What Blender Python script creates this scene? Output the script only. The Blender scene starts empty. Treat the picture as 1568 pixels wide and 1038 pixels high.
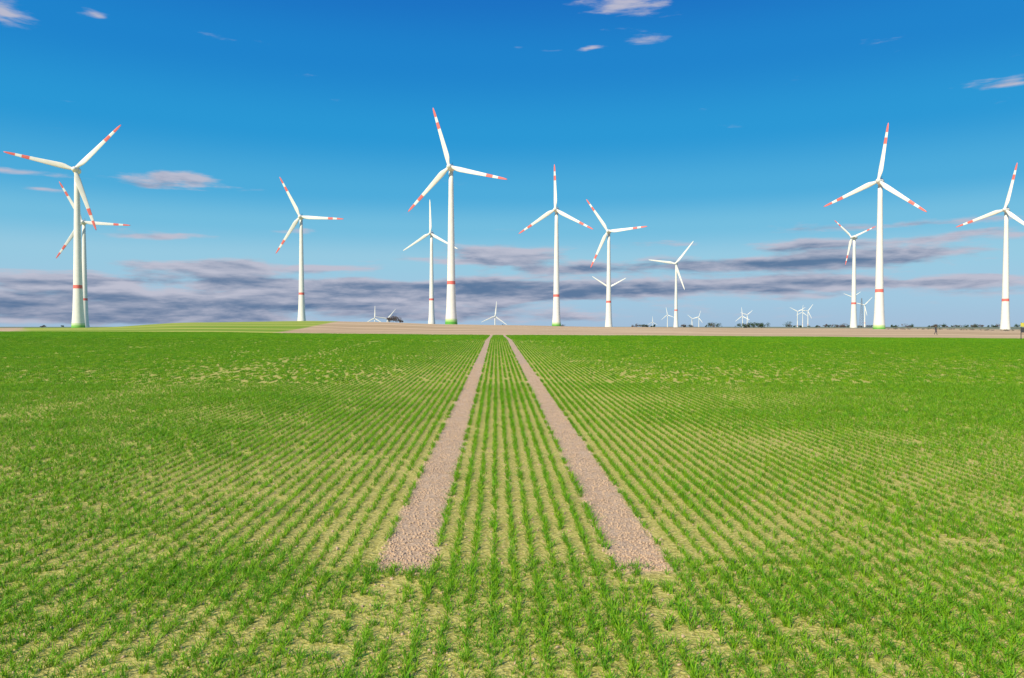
import bpy, math, random
import numpy as np
from mathutils import Vector, Matrix
random.seed(4); rng=np.random.default_rng(7)
F=1132.0; CAMH=2.0; HOR=500.0
scene=bpy.context.scene
scene.view_settings.view_transform='Standard'; scene.view_settings.look='None'
scene.view_settings.exposure=0; scene.view_settings.gamma=1
ROWT=0.0212     # rows head slightly left of the camera axis
TRC=0.22; TRS=0.96; TRW=0.22

def link(o,parent=None):
    scene.collection.objects.link(o)
    if parent: o.parent=parent
    return o
def brg(p): return (p-784.0)/F

# ------------------------------------------------------------ terrain
COLS=np.array([0,130,300,480,560,700,765,950,1200,1400,1568],float)
TANC=(COLS-784)/F
R=[ (65, [517,517.4,518,519,519.5,520.3,520.6,521.3,522.5,523.4,524]),
    (100,[509.5,510,511,513,513.6,514.8,515.2,516,517.5,519,520]),
    (115,[507.5,507.5,508,510.2,511,512.2,512.6,513.2,515,517,518.4]),
    (170,[505,504.5,501.5,502.5,505,507,507.5,509,511.5,508.5,511]),
    (300,[503.5,501.5,495,494,494.8,498.5,499.5,502.5,507,506,508]),
    (420,[503,502,493.5,491.3,492.6,496.7,497.7,500.8,505,504.5,507]),
    (640,[502.5,502,496,495,494.5,496.6,498,500.6,503.8,504,506.5]),
    (1500,[501]*11),(4000,[500.8]*11),(16000,[500.3]*11)]
DK=np.array([0,30,50]+[r[0] for r in R],float)
ZK=np.zeros((len(DK),len(COLS)))
ZK[1]=0.371; ZK[2]=0.60
for i,(d,ys) in enumerate(R): ZK[i+3]=CAMH-(np.array(ys,float)-HOR)/F*d
def terrain(x,y):
    x=np.atleast_1d(np.asarray(x,float)); y=np.atleast_1d(np.asarray(y,float))
    r=np.hypot(x,y); az=np.clip(np.arctan2(x,y),-0.66,0.66)
    dep=np.clip(r*np.cos(az),0,15999)
    t=np.clip(np.tan(az),TANC[0],TANC[-1])
    ci=np.clip(np.searchsorted(TANC,t)-1,0,len(TANC)-2)
    cf=(t-TANC[ci])/(TANC[ci+1]-TANC[ci]); cf=cf*cf*(3-2*cf)
    di=np.clip(np.searchsorted(DK,dep)-1,0,len(DK)-2)
    df=(dep-DK[di])/(DK[di+1]-DK[di])
    za=ZK[di,ci]*(1-cf)+ZK[di,ci+1]*cf; zb=ZK[di+1,ci]*(1-cf)+ZK[di+1,ci+1]*cf
    return za*(1-df)+zb*df

# ------------------------------------------------------------ node helpers
class NT:
    def __init__(s,nt): s.nt=nt; s.n=nt.nodes; s.l=nt.links
    def put(s,sock,v):
        if isinstance(v,bpy.types.NodeSocket): s.l.new(v,sock)
        elif v is not None: sock.default_value=v
    def m(s,op,a,b=None,c=None,clamp=False):
        n=s.n.new('ShaderNodeMath'); n.operation=op; n.use_clamp=clamp
        for i,v in enumerate((a,b,c)):
            if v is not None: s.put(n.inputs[i],v)
        return n.outputs[0]
    def v(s,op,a,b=None,c=None):
        n=s.n.new('ShaderNodeVectorMath'); n.operation=op
        for i,q in enumerate((a,b,c)):
            if q is not None: s.put(n.inputs[i],q)
        return n.outputs['Value'] if op in('DOT_PRODUCT','LENGTH') else n.outputs[0]
    def ss(s,x,a,b):
        n=s.n.new('ShaderNodeMapRange'); n.interpolation_type='SMOOTHSTEP'
        s.put(n.inputs[0],x); n.inputs[1].default_value=a; n.inputs[2].default_value=b
        return n.outputs[0]
    def mix(s,f,a,b,mode='MIX'):
        n=s.n.new('ShaderNodeMix'); n.data_type='RGBA'; n.blend_type=mode
        s.put(n.inputs[0],f); s.put(n.inputs[6],a if not isinstance(a,tuple) else (*a,1)[:4]); s.put(n.inputs[7],b if not isinstance(b,tuple) else (*b,1)[:4])
        return n.outputs[2]
    def noise(s,vec,scale,detail=3,rough=.5,dist=0):
        n=s.n.new('ShaderNodeTexNoise'); s.put(n.inputs['Vector'],vec); n.inputs['Scale'].default_value=scale
        n.inputs['Detail'].default_value=detail; n.inputs['Roughness'].default_value=rough; n.inputs['Distortion'].default_value=dist
        return n.outputs[0]
    def comb(s,x,y,z):
        n=s.n.new('ShaderNodeCombineXYZ'); s.put(n.inputs[0],x);s.put(n.inputs[1],y);s.put(n.inputs[2],z); return n.outputs[0]
def newmat(name):
    m=bpy.data.materials.new(name); m.use_nodes=True
    return m,NT(m.node_tree),m.node_tree.nodes['Principled BSDF']
def simple(name,col,rough=.5,var=.08,scale=3.0):
    m,t,b=newmat(name)
    tc=t.n.new('ShaderNodeTexCoord').outputs['Object']
    nz=t.noise(tc,scale,4)
    f=t.ss(nz,.35,.65)
    c=t.mix(f,tuple(x*(1-var) for x in col),tuple(min(1,x*(1+var)) for x in col))
    t.l.new(c,b.inputs['Base Color']); b.inputs['Roughness'].default_value=rough
    b.inputs['Specular IOR Level'].default_value=.3
    return m

# ------------------------------------------------------------ ground material
gm,t,b=newmat('field_soil')
geo=t.n.new('ShaderNodeTexCoord').outputs['Object']
sp=t.n.new('ShaderNodeSeparateXYZ'); t.l.new(geo,sp.inputs[0]); X,Y=sp.outputs[0],sp.outputs[1]
p=t.m('MULTIPLY_ADD',Y,ROWT,X)
dist=t.v('LENGTH',geo)
n_f=t.noise(geo,34,4,.65); n_m=t.noise(geo,5,3,.6); n_l=t.noise(geo,.35,3,.5)
soil=t.mix(t.ss(n_f,.32,.68),(.44,.29,.17),(.76,.55,.36))
soil=t.mix(t.m('MULTIPLY',t.ss(n_m,.35,.7),.45),soil,(.80,.60,.40))
under=t.mix(t.ss(n_f,.3,.7),(.40,.36,.07),(.82,.72,.23))
grn=t.mix(t.ss(n_l,.3,.7),(.13,.30,.012),(.27,.43,.03))
under=t.mix(t.m('MULTIPLY',t.ss(dist,15,85),.8),under,grn)
ed=t.m('MULTIPLY_ADD',t.noise(geo,2.6,4,.65),.22,-.11)
q=t.m('ABSOLUTE',t.m('SUBTRACT',t.m('ABSOLUTE',t.m('SUBTRACT',p,TRC)),TRS))
trk=t.m('SUBTRACT',1.0,t.ss(t.m('ADD',q,ed),TRW-.04,TRW+.06))
trk=t.m('MULTIPLY',trk,t.ss(t.m('ADD',Y,t.m('MULTIPLY',ed,1.5)),5.65,5.95))
field=t.mix(trk,under,soil)
vb=t.v('MULTIPLY',geo,(.012,.08,0.0))
n_b=t.noise(vb,1.0,4,.6)
brown=t.mix(t.ss(n_b,.3,.7),(.48,.33,.18),(.78,.57,.34))
bl=t.m('SUBTRACT',t.m('MULTIPLY_ADD',t.m('SUBTRACT',Y,125.0),-.2,-39.0),X)
vg=t.v('MULTIPLY',geo,(.01,.06,0.0))
lg=t.mix(t.ss(t.noise(vg,1.0,3,.5),.42,.60),(.24,.38,.04),(.56,.54,.12))
lf=t.ss(bl,-1.0,1.0)
lf=t.m('MULTIPLY',lf,t.ss(t.m('MULTIPLY_ADD',Y,.66,X),-3,2))
beyond=t.mix(lf,brown,lg)
haze=t.m('MULTIPLY',t.ss(dist,650,1300),.85)
beyond=t.mix(haze,beyond,(.13,.20,.14))  # distance haze painted into the far ground's base colour
inf=t.ss(t.m('MULTIPLY_ADD',X,.015,t.m('ADD',Y,t.m('MULTIPLY',n_l,3.0))),113.5,114.5)
col=t.mix(inf,field,beyond)
t.l.new(col,b.inputs['Base Color']); b.inputs['Roughness'].default_value=.95; b.inputs['Specular IOR Level'].default_value=.05
bp=t.n.new('ShaderNodeBump'); bp.inputs['Strength'].default_value=.9; bp.inputs['Distance'].default_value=.03
t.l.new(t.m('ADD',n_f,t.m('MULTIPLY',n_m,.8)),bp.inputs['Height']); t.l.new(bp.outputs[0],b.inputs['Normal'])

# ground mesh (polar sheet reaching the horizon)
NA=480
rr=[0.0]+list(np.geomspace(1.0,15500,230))
azs=np.linspace(0,2*np.pi,NA,endpoint=False)
RR,AA=np.meshgrid(np.array(rr[1:]),azs,indexing='ij')
gx=(RR*np.sin(AA)).ravel(); gy=(RR*np.cos(AA)).ravel(); gz=terrain(gx,gy)
verts=[(0,0,0)]+list(zip(gx.tolist(),gy.tolist(),gz.tolist()))
faces=[(0,1+(j+1)%NA,1+j) for j in range(NA)]
for i in range(len(rr)-2):
    a=1+i*NA; c=a+NA
    for j in range(NA):
        k=(j+1)%NA; faces.append((a+j,a+k,c+k,c+j))
me=bpy.data.meshes.new('ground'); me.from_pydata(verts,[],faces); me.update()
me.shade_smooth(); me.materials.append(gm)
link(bpy.data.objects.new('ground',me))

# ------------------------------------------------------------ crop
def leafmat(name,c1,c2,c3):
    m,t,b=newmat(name)
    oi=t.n.new('ShaderNodeObjectInfo')
    g=t.n.new('ShaderNodeNewGeometry')
    co=t.n.new('ShaderNodeTexCoord').outputs['Object']
    s=t.n.new('ShaderNodeSeparateXYZ'); t.l.new(co,s.inputs[0])
    c=t.mix(g.outputs['Random Per Island'],c1,c2)
    c=t.mix(t.m('MULTIPLY',t.ss(oi.outputs['Random'],.3,1),.5),c,c3)
    c=t.mix(t.m('MULTIPLY',t.ss(s.outputs[2],.03,0),.35),c,(.42,.44,.05))
    t.l.new(c,b.inputs['Base Color']); b.inputs['Roughness'].default_value=.5; b.inputs['Specular IOR Level'].default_value=.25
    tr=t.n.new('ShaderNodeBsdfTranslucent'); t.l.new(c,tr.inputs[0])
    mx=t.n.new('ShaderNodeMixShader'); mx.inputs[0].default_value=.25
    out=t.n['Material Output']
    t.l.new(b.outputs[0],mx.inputs[1]); t.l.new(tr.outputs[0],mx.inputs[2]); t.l.new(mx.outputs[0],out.inputs[0])
    return m
leaf=leafmat('wheat_leaf',(.07,.27,.005),(.20,.49,.008),(.42,.60,.015))

def blades(tufts,nb,hr,w,segs=3,splay=.6):
    V=[];Fc=[]
    for (ox,oy) in tufts:
        for k in range(nb):
            a=random.uniform(0,2*math.pi); h=random.uniform(*hr); sp_=random.uniform(.15,splay)*h
            bx=ox+random.uniform(-.014,.014); by=oy+random.uniform(-.014,.014)
            dx,dy=math.cos(a),math.sin(a); px_,py_=-dy,dx
            tw=random.uniform(-.6,.6)
            qx=px_*math.cos(tw)+dx*math.sin(tw); qy=py_*math.cos(tw)+dy*math.sin(tw)
            st=len(V); droop=random.uniform(.0,.5)
            for s in range(segs+1):
                u=s/segs
                cx=bx+dx*sp_*(u**1.6)*1.3; cy=by+dy*sp_*(u**1.6)*1.3
                cz=h*(u-droop*u**3)-.004
                ww=w*.5*(1-.85*u**2) if s<segs else 0
                if s<segs:
                    V.append((cx-qx*ww,cy-qy*ww,cz)); V.append((cx+qx*ww,cy+qy*ww,cz))
                else: V.append((cx,cy,cz))
            for s in range(segs-1):
                Fc.append((st+2*s,st+2*s+1,st+2*s+3,st+2*s+2))
            e=st+2*(segs-1); Fc.append((e,e+1,e+2))
    return V,Fc
def srccoll(name,meshes,mat):
    c=bpy.data.collections.new(name)
    for i,(V,Fc) in enumerate(meshes):
        m=bpy.data.meshes.new('%s_part'%name); m.from_pydata(V,[],Fc); m.update(); m.materials.append(mat); m.shade_smooth()
        o=bpy.data.objects.new('%s_part_%02d'%(name,i),m); c.objects.link(o)
    return c
def instancer(name,P,rot,scl,idx,coll):
    n=len(P)
    me=bpy.data.meshes.new(name); me.vertices.add(n); me.vertices.foreach_set('co',np.asarray(P,np.float32).ravel())
    for nm,ty,data in (('rot','FLOAT_VECTOR',rot),('scl','FLOAT_VECTOR',scl)):
        a=me.attributes.new(nm,ty,'POINT'); a.data.foreach_set('vector',np.asarray(data,np.float32).ravel())
    a=me.attributes.new('idx','INT','POINT'); a.data.foreach_set('value',np.asarray(idx,np.int32))
    me.update()
    o=link(bpy.data.objects.new(name,me))
    g=bpy.data.node_groups.new(name+'_scatter','GeometryNodeTree')
    g.interface.new_socket('Geometry',in_out='INPUT',socket_type='NodeSocketGeometry')
    g.interface.new_socket('Geometry',in_out='OUTPUT',socket_type='NodeSocketGeometry')
    gi=g.nodes.new('NodeGroupInput'); go=g.nodes.new('NodeGroupOutput')
    ci=g.nodes.new('GeometryNodeCollectionInfo'); ci.inputs['Collection'].default_value=coll
    ci.inputs['Separate Children'].default_value=True; ci.inputs['Reset Children'].default_value=True
    ip=g.nodes.new('GeometryNodeInstanceOnPoints'); ip.inputs['Pick Instance'].default_value=True
    def at(nm,dt):
        q=g.nodes.new('GeometryNodeInputNamedAttribute'); q.data_type=dt; q.inputs[0].default_value=nm
        return [s for s in q.outputs if s.enabled][0]
    e2r=g.nodes.new('FunctionNodeEulerToRotation')
    L=g.links.new
    L(gi.outputs[0],ip.inputs['Points']); L(ci.outputs[0],ip.inputs['Instance'])
    L(at('idx','INT'),ip.inputs['Instance Index']); L(at('rot','FLOAT_VECTOR'),e2r.inputs[0]); L(e2r.outputs[0],ip.inputs['Rotation'])
    L(at('scl','FLOAT_VECTOR'),ip.inputs['Scale']); L(ip.outputs[0],go.inputs[0])
    md=o.modifiers.new('scatter','NODES'); md.node_group=g
    return o
def vnoise(x,y,s,seed):
    r=np.random.default_rng(seed).random((256,256))
    u=x/s+1000; v=y/s+1000
    i=np.floor(u).astype(int); j=np.floor(v).astype(int); fu=u-i; fv=v-j
    fu=fu*fu*(3-2*fu); fv=fv*fv*(3-2*fv); i%=256;j%=256;i2=(i+1)%256;j2=(j+1)%256
    return (r[i,j]*(1-fu)+r[i2,j]*fu)*(1-fv)+(r[i,j2]*(1-fu)+r[i2,j2]*fu)*fv
RS=0.16
# bare patches where the tractor turned on the headland (world x, y, rx, ry)
PATCH=[(-.90,5.47,.19,.20),(-1.05,5.15,.16,.12),(-.98,4.85,.14,.09),(-1.15,4.40,.27,.08),(-1.02,4.18,.21,.05),(-.84,5.15,.10,.09),
       (1.07,5.6,.15,.18),(1.05,5.25,.12,.13),(.98,4.60,.11,.09),(1.16,4.55,.12,.08),(1.22,4.38,.14,.07),(1.0,4.9,.11,.10)]
def rows(y0,y1,step,wid=.78):
    pmax=y1*wid+3
    ks=np.arange(-int(pmax/RS),int(pmax/RS)+1)
    ys=np.arange(y0,y1,step)
    K,YY=np.meshgrid(ks,ys,indexing='ij')
    pp=(TRC+(K+.5)*RS).ravel(); yy=YY.ravel()+rng.uniform(-.4,.4,YY.size)*step
    xx=pp-ROWT*yy
    m=np.abs(xx)<yy*wid+1.5
    return pp[m],xx[m],yy[m]
def cull(pp,xx,yy):
    q=np.abs(np.abs(pp-TRC)-TRS)
    intr=(q<.21+.08*(vnoise(xx,yy,.18,8)>.62))&(yy>5.7+.35*vnoise(xx,yy,.2,5))
    keep=~intr
    g=np.zeros(len(xx))
    for (a,c,rx,ry) in PATCH: g=np.maximum(g,np.exp(-((xx-a)/rx)**2-((yy-c)/ry)**2))
    keep&=~(g+.5*(vnoise(xx,yy,.1,14)-.5)>.48)
    br=.4+.9*vnoise(xx,yy,2.5,41)
    thin=(.45*np.exp(-((pp+9.8)/.6)**2)+.35*np.exp(-((pp+24)/.9)**2)+.2*np.exp(-((pp-21)/.8)**2))*br
    flk=vnoise(pp,yy,.22,51)*.6+vnoise(pp,yy,.09,52)*.4
    far=np.clip((yy-12)/40,0,1)
    dens=.99-thin-.45*np.clip(vnoise(xx,yy*.6,5,21)*.6+vnoise(xx,yy,1.3,22)*.4-.45,0,1)-(2.6-.9*far)*np.clip(flk-.58,0,.5)
    keep&=rng.random(len(xx))<dens
    return keep
def emit(name,xx,yy,coll,nvar,smin,smax,rowdir=False):
    n=len(xx); z=terrain(xx,yy)
    rot=np.zeros((n,3)); rot[:,2]=(rng.integers(0,2,n)*math.pi+math.atan(ROWT)) if rowdir else rng.uniform(0,6.28,n)
    vig=.65+.7*(vnoise(xx,yy,3,31)*.5+vnoise(xx,yy,.7,32)*.5)
    s=rng.uniform(smin,smax,n)*vig
    scl=np.stack([s if not rowdir else np.ones(n), s if not rowdir else np.ones(n), s],1)
    return instancer(name,np.stack([xx,yy,z],1),rot,scl,rng.integers(0,nvar,n),coll)
cn=srccoll('wheat_tuft',[blades([(0,0)],8,(.055,.10),.0060,3,1.1) for _ in range(10)],leaf)
cm=srccoll('wheat_row_piece',[blades([(random.gauss(0,.014),(k+.5)*.4/13-.2) for k in range(13)],6,(.05,.09),.0082,2,1.0) for _ in range(8)],leaf)
cf=srccoll('wheat_row_strip',[blades([(random.gauss(0,.018),(k+.5)*1.2/26-.6) for k in range(26)],4,(.05,.085),.019,2,.9) for _ in range(6)],leaf)
pp,xx,yy=rows(3.2,22,.027); k=cull(pp,xx,yy); xx,yy,pp=xx[k],yy[k],pp[k]
xx=xx+rng.normal(0,.014,len(xx))
hx=[];hy=[]
for yr in np.arange(3.25,6.0,.10):
    a=np.arange(-yr*.85-1.5,yr*.85+1.5,.034); hx.append(a+rng.uniform(-.02,.02,len(a))); hy.append(yr+rng.normal(0,.03,len(a))+a*.03)
for yr in np.arange(6.0,9.0,.14):
    a=np.arange(-yr*.85-1.5,yr*.85+1.5,.05); a=a[np.abs(a)>1.7+ (yr-6.0)*1.2]; hx.append(a+rng.uniform(-.02,.02,len(a))); hy.append(yr+rng.normal(0,.04,len(a)))
hx=np.concatenate(hx);hy=np.concatenate(hy);hp=hx+ROWT*hy; k=cull(hp,hx,hy); hx,hy=hx[k],hy[k]
k=rng.random(len(hx))<.5+.7*vnoise(hx,hy,.5,77); hx,hy=hx[k],hy[k]
emit('wheat_crop',np.concatenate([xx,hx]),np.concatenate([yy,hy]),cn,10,.75,1.15)
pp,xx,yy=rows(22.2,58,.4); k=cull(pp,xx,yy); emit('wheat_crop',xx[k],yy[k],cm,8,.85,1.15,True)
pp,xx,yy=rows(58.6,113.5,1.2); k=cull(pp,xx,yy); emit('wheat_crop',xx[k],yy[k],cf,6,.85,1.15,True)

# soil clods on the wheel tracks
clm=simple('clod_soil',(.58,.41,.26),.95,.25,60)
def clod():
    import bmesh
    bm=bmesh.new(); bmesh.ops.create_icosphere(bm,subdivisions=1,radius=1)
    for v in bm.verts: v.co*=random.uniform(.65,1.15); v.co.z*=.7
    V=[tuple(v.co) for v in bm.verts]; Fc=[tuple(q.index for q in f.verts) for f in bm.faces]; bm.free(); return V,Fc
cc=srccoll('soil_clod_piece',[clod() for _ in range(6)],clm)
n=22000; yy=5.8+ (rng.random(n)**1.8)*26; side=rng.integers(0,2,n)*2-1
pp=TRC+side*TRS+rng.uniform(-TRW-.03,TRW+.03,n); xx=pp-ROWT*yy
n2=9000; yb=rng.uniform(3.2,12,n2); xb=rng.uniform(-.85,.85,n2)*yb
xx=np.concatenate([xx,xb]); yy=np.concatenate([yy,yb]); n=len(xx)
s=.003+.015*rng.random(n)**3.5
o=instancer('soil_clods',np.stack([xx,yy,terrain(xx,yy)+s*.2],1),rng.uniform(0,6.28,(n,3)),np.stack([s]*3,1),rng.integers(0,6,n),cc)

# ------------------------------------------------------------ turbines
white=simple('turbine_white_paint',(.88,.84,.73),.4,.03,.3)
red=simple('signal_red_paint',(.84,.19,.15),.45,.05,.3)
g1=simple('base_green_paint',(.12,.42,.06),.5,.05,.3)
g2=simple('base_mid_green_paint',(.33,.58,.16),.5,.05,.3)
g3=simple('base_pale_green_paint',(.58,.72,.38),.5,.05,.3)
dark=simple('dark_metal',(.05,.05,.06),.5,.1)
TM=[white,red,g1,g2,g3,dark]
def mkmesh(name,V,Fc,mi,mats,smooth=True):
    m=bpy.data.meshes.new(name); m.from_pydata(V,[],Fc); m.update()
    for q in mats: m.materials.append(q)
    m.polygons.foreach_set('material_index',mi)
    if smooth: m.shade_smooth()
    return m
def lathe(prof,matf,seg=32,cap=True):
    V=[];Fc=[];mi=[]
    for (z,r) in prof:
        for k in range(seg): a=2*math.pi*k/seg; V.append((r*math.cos(a),r*math.sin(a),z))
    for i in range(len(prof)-1):
        for k in range(seg):
            k2=(k+1)%seg; Fc.append((i*seg+k,i*seg+k2,(i+1)*seg+k2,(i+1)*seg+k)); mi.append(matf((prof[i][0]+prof[i+1][0])/2))
    if cap: Fc.append(tuple((len(prof)-1)*seg+k for k in range(seg))); mi.append(matf(prof[-1][0]))
    return V,Fc,mi
HH=135.0
def rad(z):
    return float(np.interp(z/HH,[-.2,0,.04,.1,.27,.5,.75,1],[5.5,5.4,4.9,4.3,3.55,3.0,2.4,1.9]))
zs=[-20,0,1.3,1.31,2.6,2.61,4.0,4.01,8,14,20,28,33.8,33.81,36.8,36.81,48,60,75,90,105,120,131.5]
def tm(z):
    if z<1.3: return 2
    if z<2.6: return 3
    if z<4.0: return 4
    if 33.8<z<36.8: return 1
    return 0
V,Fc,mi=lathe([(z,rad(z)) for z in zs],tm)
tower=mkmesh('tower',V,Fc,mi,TM)
def tm2(z): return 1 if 33.8<z<36.8 else 0
V,Fc,mi=lathe([(z,rad(z)) for z in zs],tm2,20)
tower_plain=mkmesh('tower_plain',V,Fc,mi,TM)
prof=[(-4.2,1.9),(-3.9,2.35),(-2.6,2.85),(-.8,3.1),(1.2,3.05),(3.4,2.6),(5.4,1.8),(6.8,.95),(7.5,.1)]
V,Fc,mi=lathe(prof,lambda z:0,28); V=[(x,z,y) for x,y,z in V]
def box(V,Fc,mi,c,s,m):
    st=len(V)
    for dz in(-1,1):
        for dx,dy in((-1,-1),(1,-1),(1,1),(-1,1)): V.append((c[0]+dx*s[0]/2,c[1]+dy*s[1]/2,c[2]+dz*s[2]/2))
    for f in((0,3,2,1),(4,5,6,7),(0,1,5,4),(1,2,6,5),(2,3,7,6),(3,0,4,7)): Fc.append(tuple(st+i for i in f)); mi.append(m)
box(V,Fc,mi,(0,3.2,3.1),(1.6,2.2,1.0),0); box(V,Fc,mi,(0,4.0,4.3),(.18,.18,1.8),5); box(V,Fc,mi,(0,4.0,5.2),(1.4,.15,.15),5)
V2,F2,m2=lathe([(-4.6,1.75),(-2.0,1.85)],lambda z:0,24,False)
st=len(V); V+=V2; Fc+=[tuple(st+i for i in f) for f in F2]; mi+=m2
nac=mkmesh('nacelle',V,Fc,mi,TM)
def blade(V,Fc,mi,ang,Rb=50.0):
    ts=[.02,.05,.09,.14,.19,.26,.35,.45,.55,.64,.641,.75,.751,.84,.841,.92,.97,1.0]
    NS=14; st=len(V)
    ca,sa=math.cos(ang),math.sin(ang)
    for tt in ts:
        r=tt*Rb
        ch=float(np.interp(tt,[0,.06,.16,.24,.5,.8,.95,1],[2.3,2.5,4.6,4.3,3.2,2.2,1.6,.4]))
        th=float(np.interp(tt,[0,.06,.16,.3,.6,1],[2.3,2.2,1.3,.8,.45,.12]))
        tw=math.radians(float(np.interp(tt,[0,.16,.5,1],[22,20,9,3])))
        off=float(np.interp(tt,[0,.06,.16,1],[0,0,-.55,-.15]))
        for k in range(NS):
            a=2*math.pi*k/NS
            cx=off+ch*.5*math.cos(a); ty=th*.5*math.sin(a)*(1+.3*math.cos(a))
            x_=r; z_=cx*math.cos(tw)-ty*math.sin(tw); y_=cx*math.sin(tw)+ty*math.cos(tw)-.9*tt*tt
            V.append((x_*ca-z_*sa, y_, x_*sa+z_*ca))
    for i in range(len(ts)-1):
        c=(ts[i]+ts[i+1])/2; m=1 if (.64<c<.75 or c>.841) else 0
        for k in range(NS):
            k2=(k+1)%NS; Fc.append((st+i*NS+k,st+i*NS+k2,st+(i+1)*NS+k2,st+(i+1)*NS+k)); mi.append(m)
    Fc.append(tuple(st+(len(ts)-1)*NS+k for k in range(NS))); mi.append(1)
V,Fc,mi=lathe([(-3.0,.1),(-2.8,.8),(-2.2,1.5),(-1.2,2.0),(0,2.3),(1.5,2.35)],lambda z:0,24); V=[(x,z,y) for x,y,z in V]
for i in range(3): blade(V,Fc,mi,i*2*math.pi/3)
rotor=mkmesh('rotor',V,Fc,mi,TM)
rotor_plain=rotor.copy(); rotor_plain.polygons.foreach_set('material_index',[0]*len(rotor_plain.polygons))

def turbine(hx,hy,bx,by,Rpx,phase,H=135.0,D=None,yaw=16,plain=False,redtips=True):
    if D is None: D=H*F/(by-hy)
    k=H/HH
    az=math.atan(brg(bx))
    e=bpy.data.objects.new('wind_turbine',None); link(e); e.empty_display_size=10
    hubz=CAMH+(HOR-hy)/F*D
    e.location=(brg(bx)*D,D,hubz-H); e.rotation_euler=(0,0,-az-math.radians(yaw)); e.scale=(k,k,k)
    for nm,ms,loc,ph,sc in (('tower',tower_plain if plain else tower,(0,0,0),0,1),('nacelle',nac,(0,0,HH),0,1),('rotor',rotor if redtips else rotor_plain,(0,-5.6,HH),phase,Rpx/F*D/50/k)):
        o=bpy.data.objects.new(nm,ms); link(o,e); o.location=loc
        o.rotation_euler=(0,-math.radians(ph),0); 
        if nm=='rotor': o.scale=(sc,1,sc)
for a in [
 (115,262,120,502,96,47.8),(127,341,130,500,67,-2.5),(459,333,462,491,67,-3),
 (687,258,691,495,93,-14.2),(849,322,852,499,68,91),(929,355,932,500,61,4),
 (1343,279,1346,504,86,81),(1535,322,1539,508,70,77)]:
    turbine(*a,plain=a[0] in(127,459,929,1535))
turbine(658,358,661,494,51,90.5,yaw=20,plain=True,redtips=False)
turbine(930,440,932,501,31,26,H=105,plain=True,redtips=False)
turbine(1033,404,1035,500,43,50,plain=True,redtips=False)
turbine(1304,364,1307,500,43,16,yaw=38,plain=True)
for (hx,hy,Rp,ph) in [(1304,455,14,35),(757,484,23,84),(573,487,19,88),(592,488,20,50),(1136,484,14,95),(1143,482,11,40),(1059,488,10,20),(1069,486,11,70),
   (1021,482,12,100),(998,493,9,90),(1220,477,13,30),(1228,478,11,85),(1236,476,13,55),(1323,467,17,45)]:
    D=48*F/Rp
    turbine(hx,hy,hx+1,hy+105*F/D,Rp,ph,H=105,D=D,plain=True,redtips=False,yaw=random.uniform(-10,30))

# ------------------------------------------------------------ lattice mast
def tube(V,Fc,a,b_,r):
    a=Vector(a);b_=Vector(b_);d=(b_-a).normalized();u=d.orthogonal().normalized();w=d.cross(u);st=len(V)
    for q in(a,b_):
        for k in range(4): V.append(tuple(q+u*r*math.cos(k*math.pi/2)+w*r*math.sin(k*math.pi/2)))
    for k in range(4): Fc.append((st+k,st+(k+1)%4,st+4+(k+1)%4,st+4+k))
V=[];Fc=[]
Hm=58
for i in range(12):
    z0=i*Hm/12;z1=(i+1)*Hm/12; w0=3*(1-z0/Hm)+.5; w1=3*(1-z1/Hm)+.5
    c=[(1,1),(1,-1),(-1,-1),(-1,1)]
    for j in range(4):
        a=c[j];d=c[(j+1)%4]
        tube(V,Fc,(a[0]*w0,a[1]*w0,z0),(a[0]*w1,a[1]*w1,z1),.22); tube(V,Fc,(a[0]*w0,a[1]*w0,z0),(d[0]*w1,d[1]*w1,z1),.13)
        tube(V,Fc,(a[0]*w1,a[1]*w1,z1),(d[0]*w1,d[1]*w1,z1),.13)
steel=simple('galvanised_steel',(.25,.26,.28),.5,.1)
ms=bpy.data.meshes.new('lattice_mast'); ms.from_pydata(V,[],Fc); ms.materials.append(steel)
o=link(bpy.data.objects.new('lattice_mast',ms)); D=1450; o.location=(brg(1319)*D,D,float(terrain(brg(1319)*D,D)[0])-1)

# ------------------------------------------------------------ trees
def foliage_mat(name,c1,c2):
    m,t,b=newmat(name); g=t.n.new('ShaderNodeNewGeometry')
    c=t.mix(g.outputs['Random Per Island'],c1,c2); t.l.new(c,b.inputs['Base Color']); b.inputs['Roughness'].default_value=.8; b.inputs['Specular IOR Level'].default_value=.1
    return m
fol=foliage_mat('dark_foliage',(.025,.05,.025),(.07,.11,.04))
twig=foliage_mat('bare_twigs',(.10,.08,.07),(.20,.17,.15))
bark=simple('bark',(.12,.09,.07),.9,.2)
def tree_geo(V,Fc,mi,x,y,z,h,w,n,leafm,ls):
    for k in range(5):
        a=random.uniform(0,6.28)
        st=len(V); r=h*.025
        top=(x+math.cos(a)*w*.3,y+math.sin(a)*w*.3,z+h*random.uniform(.5,.85))
        tube(V,Fc,(x,y,z-.5),(x,y,z+h*.35),r) if k==0 else tube(V,Fc,(x,y,z+h*.2),top,r*.5)
    mi+= [1]*(len(Fc)-len(mi))
    cl=[(random.gauss(0,.24)*w,random.gauss(0,.24)*w,h*random.uniform(.35,.85),random.uniform(.16,.3)*w) for _ in range(9)]
    for i in range(n):
        c=random.choice(cl); d=Vector((random.gauss(0,1),random.gauss(0,1),random.gauss(0,1))).normalized()*c[3]*random.uniform(.5,1.05)
        q=Vector((x+c[0],y+c[1],z+c[2]))+Vector((d.x,d.y,d.z*.8))
        u=Vector((random.gauss(0,1),random.gauss(0,1),random.gauss(0,1))).normalized(); v=u.orthogonal().normalized(); s=ls*random.uniform(.5,1.2)
        st=len(V); V+= [tuple(q-u*s),tuple(q+v*s*.7),tuple(q+u*s),tuple(q-v*s*.7)]; Fc.append((st,st+1,st+2,st+3)); mi.append(leafm)
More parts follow.
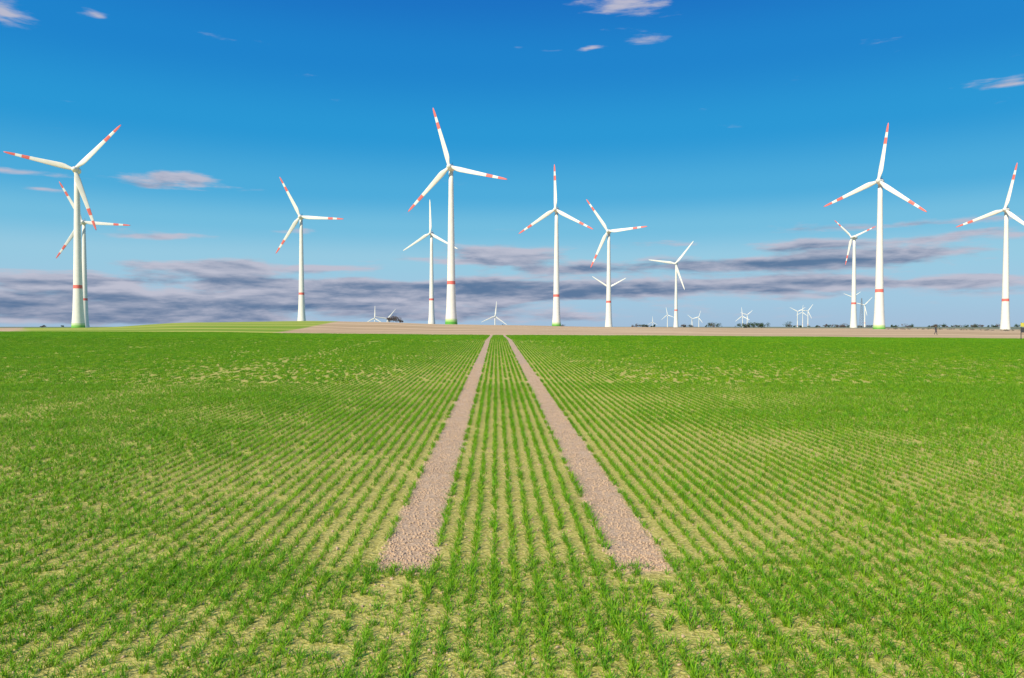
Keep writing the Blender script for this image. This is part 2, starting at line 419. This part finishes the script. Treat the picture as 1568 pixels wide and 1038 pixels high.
TMATS=[fol,bark,twig]
def mk(name,V,Fc,mi):
    m=bpy.data.meshes.new(name); m.from_pydata(V,[],Fc); m.update()
    for q in TMATS: m.materials.append(q)
    m.polygons.foreach_set('material_index',mi); return link(bpy.data.objects.new(name,m))
def gz1(x,y): return float(terrain(x,y)[0])
V,Fc,mi=[],[],[]
for k in range(250):
    pxx=random.uniform(965,1620) if k<220 else random.uniform(-60,1700)
    D=random.uniform(1300,1900); 
    dens=.5+.5*math.sin(pxx*.035)+.4*math.sin(pxx*.11)
    if random.random()>dens+.25: continue
    h=random.uniform(4,10)*(1.25 if 1080<pxx<1220 else .85); x=brg(pxx)*D
    tree_geo(V,Fc,mi,x,D,gz1(x,D)-1,h,h*random.uniform(.9,1.7),90,0 if random.random()<.55 else 2,.9)
mk('distant_tree_line',V,Fc,mi)
V,Fc,mi=[],[],[]
for pxx,h in ((1141,6),(1147,8),(1154,9),(1161,8.5),(1166,6)):
    D=1000; x=brg(pxx)*D; tree_geo(V,Fc,mi,x,D,CAMH-(503.5-HOR)/F*D,h,h*1.2,260,0,.55)
mk('evergreen_bushes',V,Fc,mi)
V,Fc,mi=[],[],[]
for pxx,h in ((596,3.2),(602,4.6),(608,4.0),(613,2.4)):
    D=455; x=brg(pxx)*D; tree_geo(V,Fc,mi,x,D,gz1(x,D)-.3,h,h*1.3,500,2,.22)
mk('hilltop_shrubs',V,Fc,mi)
V,Fc,mi=[],[],[]
for k in range(60):
    pxx=random.uniform(1360,1620); D=random.uniform(430,520); x=brg(pxx)*D; h=random.uniform(.5,1.3)
    tree_geo(V,Fc,mi,x,D,gz1(x,D)-.1,h,h*2.5,60,2 if random.random()<.7 else 0,.16)
mk('field_edge_hedge',V,Fc,mi)

# ------------------------------------------------------------ person (walking)
def person(px_,D):
    root=bpy.data.objects.new('person',None); link(root)
    x=brg(px_)*D; root.location=(x,D,gz1(x,D)); root.rotation_euler=(0,0,math.radians(60))
    def skin(name,pts,edges,radii,mat,rootv=0,sub=2):
        m=bpy.data.meshes.new(name); m.from_pydata(pts,edges,[]); m.materials.append(mat)
        o=bpy.data.objects.new(name,m); link(o,root)
        md=o.modifiers.new('skin','SKIN'); md.use_smooth_shade=True
        if not m.skin_vertices: m.skin_vertices.new()
        for i,r in enumerate(radii): 
            sv=m.skin_vertices[0].data[i]; sv.radius=(r,r) if not isinstance(r,tuple) else r; sv.use_root=(i==rootv)
        s=o.modifiers.new('sub','SUBSURF'); s.levels=sub; s.render_levels=sub
        return o
    coat=simple('dark_jacket',(.03,.03,.045),.8,.2,20); jeans=simple('dark_trousers',(.035,.045,.08),.85,.2,20)
    skn=simple('skin',(.55,.33,.24),.6,.05,20); hair=simple('brown_hair',(.06,.035,.02),.8,.2,40); shoe=simple('shoes',(.03,.025,.02),.6,.1,20)
    P=[(0,0,.96),(.09,-.02,.9),(.10,-.16,.52),(.10,-.14,.10),(-.09,.02,.9),(-.10,.04,.50),(-.10,.26,.17),(0,0,1.05)]
    skin('trousers',P,[(0,1),(1,2),(2,3),(0,4),(4,5),(5,6),(0,7)],[.14,.10,.07,.055,.10,.07,.055,.14],jeans)
    P=[(0,0,.92),(0,0,1.15),(0,-.01,1.38),(0,-.01,1.48),(.19,0,1.42),(.25,.08,1.15),(.25,.0,.92),(-.19,0,1.42),(-.25,-.06,1.15),(-.24,-.20,.95)]
    skin('jacket',P,[(0,1),(1,2),(2,3),(2,4),(4,5),(5,6),(2,7),(7,8),(8,9)],[(.17,.13),(.16,.12),(.16,.12),.07,.075,.055,.045,.075,.055,.045],coat)
    P=[(0,-.01,1.47),(0,-.01,1.56),(0,-.02,1.64),(0,-.015,1.72),(0,-.10,1.635),(0,-.085,1.58)]
    skin('head',P,[(0,1),(1,2),(2,3),(2,4),(1,5)],[.055,.065,.085,.07,.018,.03],skn)
    P=[(0,.03,1.62),(0,.02,1.70),(0,-.02,1.75)]; skin('hair',P,[(0,1),(1,2)],[.08,.095,.07],hair,1)
    for sx,w in ((1,(.25,0,.90)),(-1,(-.24,-.22,.93))):
        wx,wy,wz=w; P=[w,(wx,wy-.01,wz-.08)];E=[(0,1)];Rr=[.028,.03]
        for i,(o_,l) in enumerate(((-.028,.07),(-.009,.08),(.010,.075),(.028,.06))):
            P+= [(wx,wy+o_,wz-.11),(wx-.01*sx,wy+o_-.004,wz-.11-l*.5),(wx-.025*sx,wy+o_-.01,wz-.11-l)]
            b0=len(P)-3; E+=[(1,b0),(b0,b0+1),(b0+1,b0+2)]; Rr+=[.010,.009,.008]
        P+=[(wx-.01*sx,wy-.05,wz-.06),(wx-.015*sx,wy-.065,wz-.10)]; E+=[(0,len(P)-2),(len(P)-2,len(P)-1)]; Rr+=[.011,.009]
        skin('hand',P,E,Rr,skn,0,1)
    skin('shoe_front',[(.10,-.13,.06),(.10,-.22,.045),(.10,-.31,.035)],[(0,1),(1,2)],[.05,.045,.035],shoe)
    skin('shoe_back',[(-.10,.27,.13),(-.10,.22,.07),(-.10,.16,.035)],[(0,1),(1,2)],[.05,.045,.035],shoe)
person(1433,142)

# ------------------------------------------------------------ sign at the right
e=bpy.data.objects.new('field_sign',None); link(e); D=95; x=brg(1567.5)*D; e.location=(x,D,gz1(x,D)); e.rotation_euler=(0,0,math.radians(-25))
V,Fc,mi=[],[],[]; box(V,Fc,mi,(-.28,0,1.1),(.08,.08,2.3),0); box(V,Fc,mi,(.28,0,1.1),(.08,.08,2.3),0)
link(bpy.data.objects.new('posts',mkmesh('posts',V,Fc,mi,[dark],False)),e)
V,Fc,mi=[],[],[]; box(V,Fc,mi,(0,-.07,1.95),(.7,.04,.5),0); box(V,Fc,mi,(0,-.07,1.25),(.64,.04,.6),1)
link(bpy.data.objects.new('panel',mkmesh('panel',V,Fc,mi,[simple('yellow_enamel',(.6,.5,.08),.5),dark],False)),e)

# ------------------------------------------------------------ sun + world
SA=math.radians(-140); SE=math.radians(37)
sv=Vector((math.sin(SA)*math.cos(SE),math.cos(SA)*math.cos(SE),math.sin(SE)))
sl=bpy.data.lights.new('sun','SUN'); sl.energy=5.0; sl.angle=math.radians(.5); sl.color=(1,.92,.76)
so=link(bpy.data.objects.new('sun',sl)); so.rotation_euler=sv.to_track_quat('Z','Y').to_euler()
w=bpy.data.worlds.new('World'); scene.world=w; w.use_nodes=True
t=NT(w.node_tree); bg=t.n['Background']; bg.inputs[1].default_value=.1
sky=t.n.new('ShaderNodeTexSky'); sky.sky_type='NISHITA'; sky.sun_disc=False; sky.sun_elevation=SE; sky.sun_rotation=SA%(2*math.pi)
sky.air_density=1.0; sky.dust_density=.3; sky.ozone_density=3.0
gen=t.n.new('ShaderNodeTexCoord').outputs['Generated']
s=t.n.new('ShaderNodeSeparateXYZ'); t.l.new(gen,s.inputs[0])
az=t.m('ARCTAN2',s.outputs[0],s.outputs[1]); el=t.m('ARCSINE',s.outputs[2])
def sr(c): return tuple((((v/255+.055)/1.055)**2.4)*10 for v in c)
ramp=t.n.new('ShaderNodeValToRGB'); cr=ramp.color_ramp; cr.interpolation='EASE'
stops=[(0,(160,190,218)),(.04,(158,198,224)),(.088,(150,202,226)),(.13,(114,190,224)),(.175,(74,172,220)),(.25,(36,152,214)),(.34,(24,132,206)),(.43,(20,112,196)),(.9,(14,76,162))]
cr.elements[0].position=0; cr.elements[1].position=.9
for pz,_ in stops[1:-1]: cr.elements.new(pz)
for e_,(pz,c) in zip(cr.elements,stops): e_.position=pz; e_.color=(*[v/10 for v in sr(c)],1)
t.l.new(el,ramp.inputs[0])
rc=t.v('SCALE',ramp.outputs[0]); rc.node.inputs['Scale'].default_value=10
skyc=t.mix(.96,sky.outputs[0],rc)
EL=[ # px,py,rx,ry,weight,dark
 (784,450,1300,26,.52,.28),
 (60,412,150,8,.6,.35),(300,405,120,10,.75,.7),(120,428,150,10,.5,.9),(150,441,90,5,.2,-.7),(130,464,280,20,.8,1.0),(420,430,120,11,.7,.6),
 (500,408,120,8,.7,.4),(560,455,200,20,.7,.7),(620,436,100,9,.5,.6),(765,386,85,12,1.0,.7),
 (860,412,100,12,.8,.7),(1180,405,240,15,1.0,1.15),(1360,388,120,12,.8,.7),(980,438,260,12,.7,.85),(800,448,130,12,.6,.8),(1290,432,160,9,.5,.55),(1470,424,110,8,.5,.4),
 (1340,347,110,8,.75,.5),(1530,336,70,7,.65,.35),(1440,362,140,8,.65,.4),(1270,376,220,7,.55,.35),(300,486,480,14,.6,.75),(820,484,260,14,.4,.4),
 (280,276,85,11,.95,.35),(230,286,60,6,.4,.6),(50,266,90,7,.6,.25),(70,288,50,5,.5,.25),(230,357,130,7,.6,.2),(440,352,50,6,.6,.2),(1050,372,150,6,.55,.2),(640,396,200,7,.5,.3),
 (955,8,90,18,.66,-.4),(985,62,52,8,.66,-.4),(895,76,20,6,.58,-.4),(820,78,50,3,.45,-.4),(148,26,32,8,.66,-.3),(20,20,34,22,.64,-.3),(1545,135,50,8,.66,-.3),(1520,160,40,8,.4,-.3)]
den=None;drk=None;AE=t.comb(az,el,0.0)
# warp the cloud outlines so no bank keeps a regular edge
wn=t.n.new('ShaderNodeTexNoise'); t.l.new(t.v('MULTIPLY',AE,(9,34,0)),wn.inputs['Vector']); wn.inputs['Scale'].default_value=1; wn.inputs['Detail'].default_value=3
AEW=t.v('ADD',AE,t.v('MULTIPLY',t.v('SUBTRACT',wn.outputs['Color'],(.5,.5,.5)),(.09,.02,0)))
for (px_,py_,rx,ry,wt,dk) in EL:
    a0=math.atan(brg(px_)); ca=math.cos(a0); e0=math.atan((HOR-py_)/F*ca)
    sx=1/(rx/F*ca*ca); sy=1/(ry/F*ca)
    v=t.v('MULTIPLY_ADD',AEW,(sx,sy,0),(-a0*sx,-e0*sy,0))
    gq=t.m('POWER',.3679,t.v('DOT_PRODUCT',v,v))
    den=t.m('MULTIPLY_ADD',gq,wt,0.0 if den is None else den)
    drk=t.m('MULTIPLY_ADD',gq,dk,0.0 if drk is None else drk)
v1=t.comb(t.m('MULTIPLY',az,9.5),t.m('MULTIPLY',el,50.0),3.0)
v2=t.comb(t.m('MULTIPLY',az,9.5),t.m('MULTIPLY_ADD',el,50.0,.32),3.0)
na=t.noise(v1,1.0,7,.62,.15); nb_=t.noise(v2,1.0,5,.58,.15)
dd=t.m('ADD',t.m('MULTIPLY',t.m('SUBTRACT',na,.5),2.0),t.m('MINIMUM',den,1.05))
alpha=t.ss(dd,.30,.82)
lit=t.m('MULTIPLY',t.m('SUBTRACT',na,nb_),2.3)
tone=t.m('ADD',t.m('SUBTRACT',t.m('MULTIPLY_ADD',drk,.62,-.06),lit),t.m('MULTIPLY',t.m('SUBTRACT',na,.5),1.5),clamp=True)
cl=t.mix(t.ss(tone,0,.95),(5.3,5.2,6.2),(.85,1.5,2.9))
fin=t.mix(t.m('MULTIPLY',alpha,.90),skyc,cl)
t.l.new(fin,bg.inputs[0])

# ------------------------------------------------------------ camera
cd=bpy.data.cameras.new('camera'); cam=link(bpy.data.objects.new('camera',cd)); scene.camera=cam
cd.sensor_width=36; cd.lens=F/1568*36; cd.clip_start=.05; cd.clip_end=40000
cam.location=(0,0,CAMH); cam.rotation_euler=(math.radians(90)-math.atan(19/F),0,0)
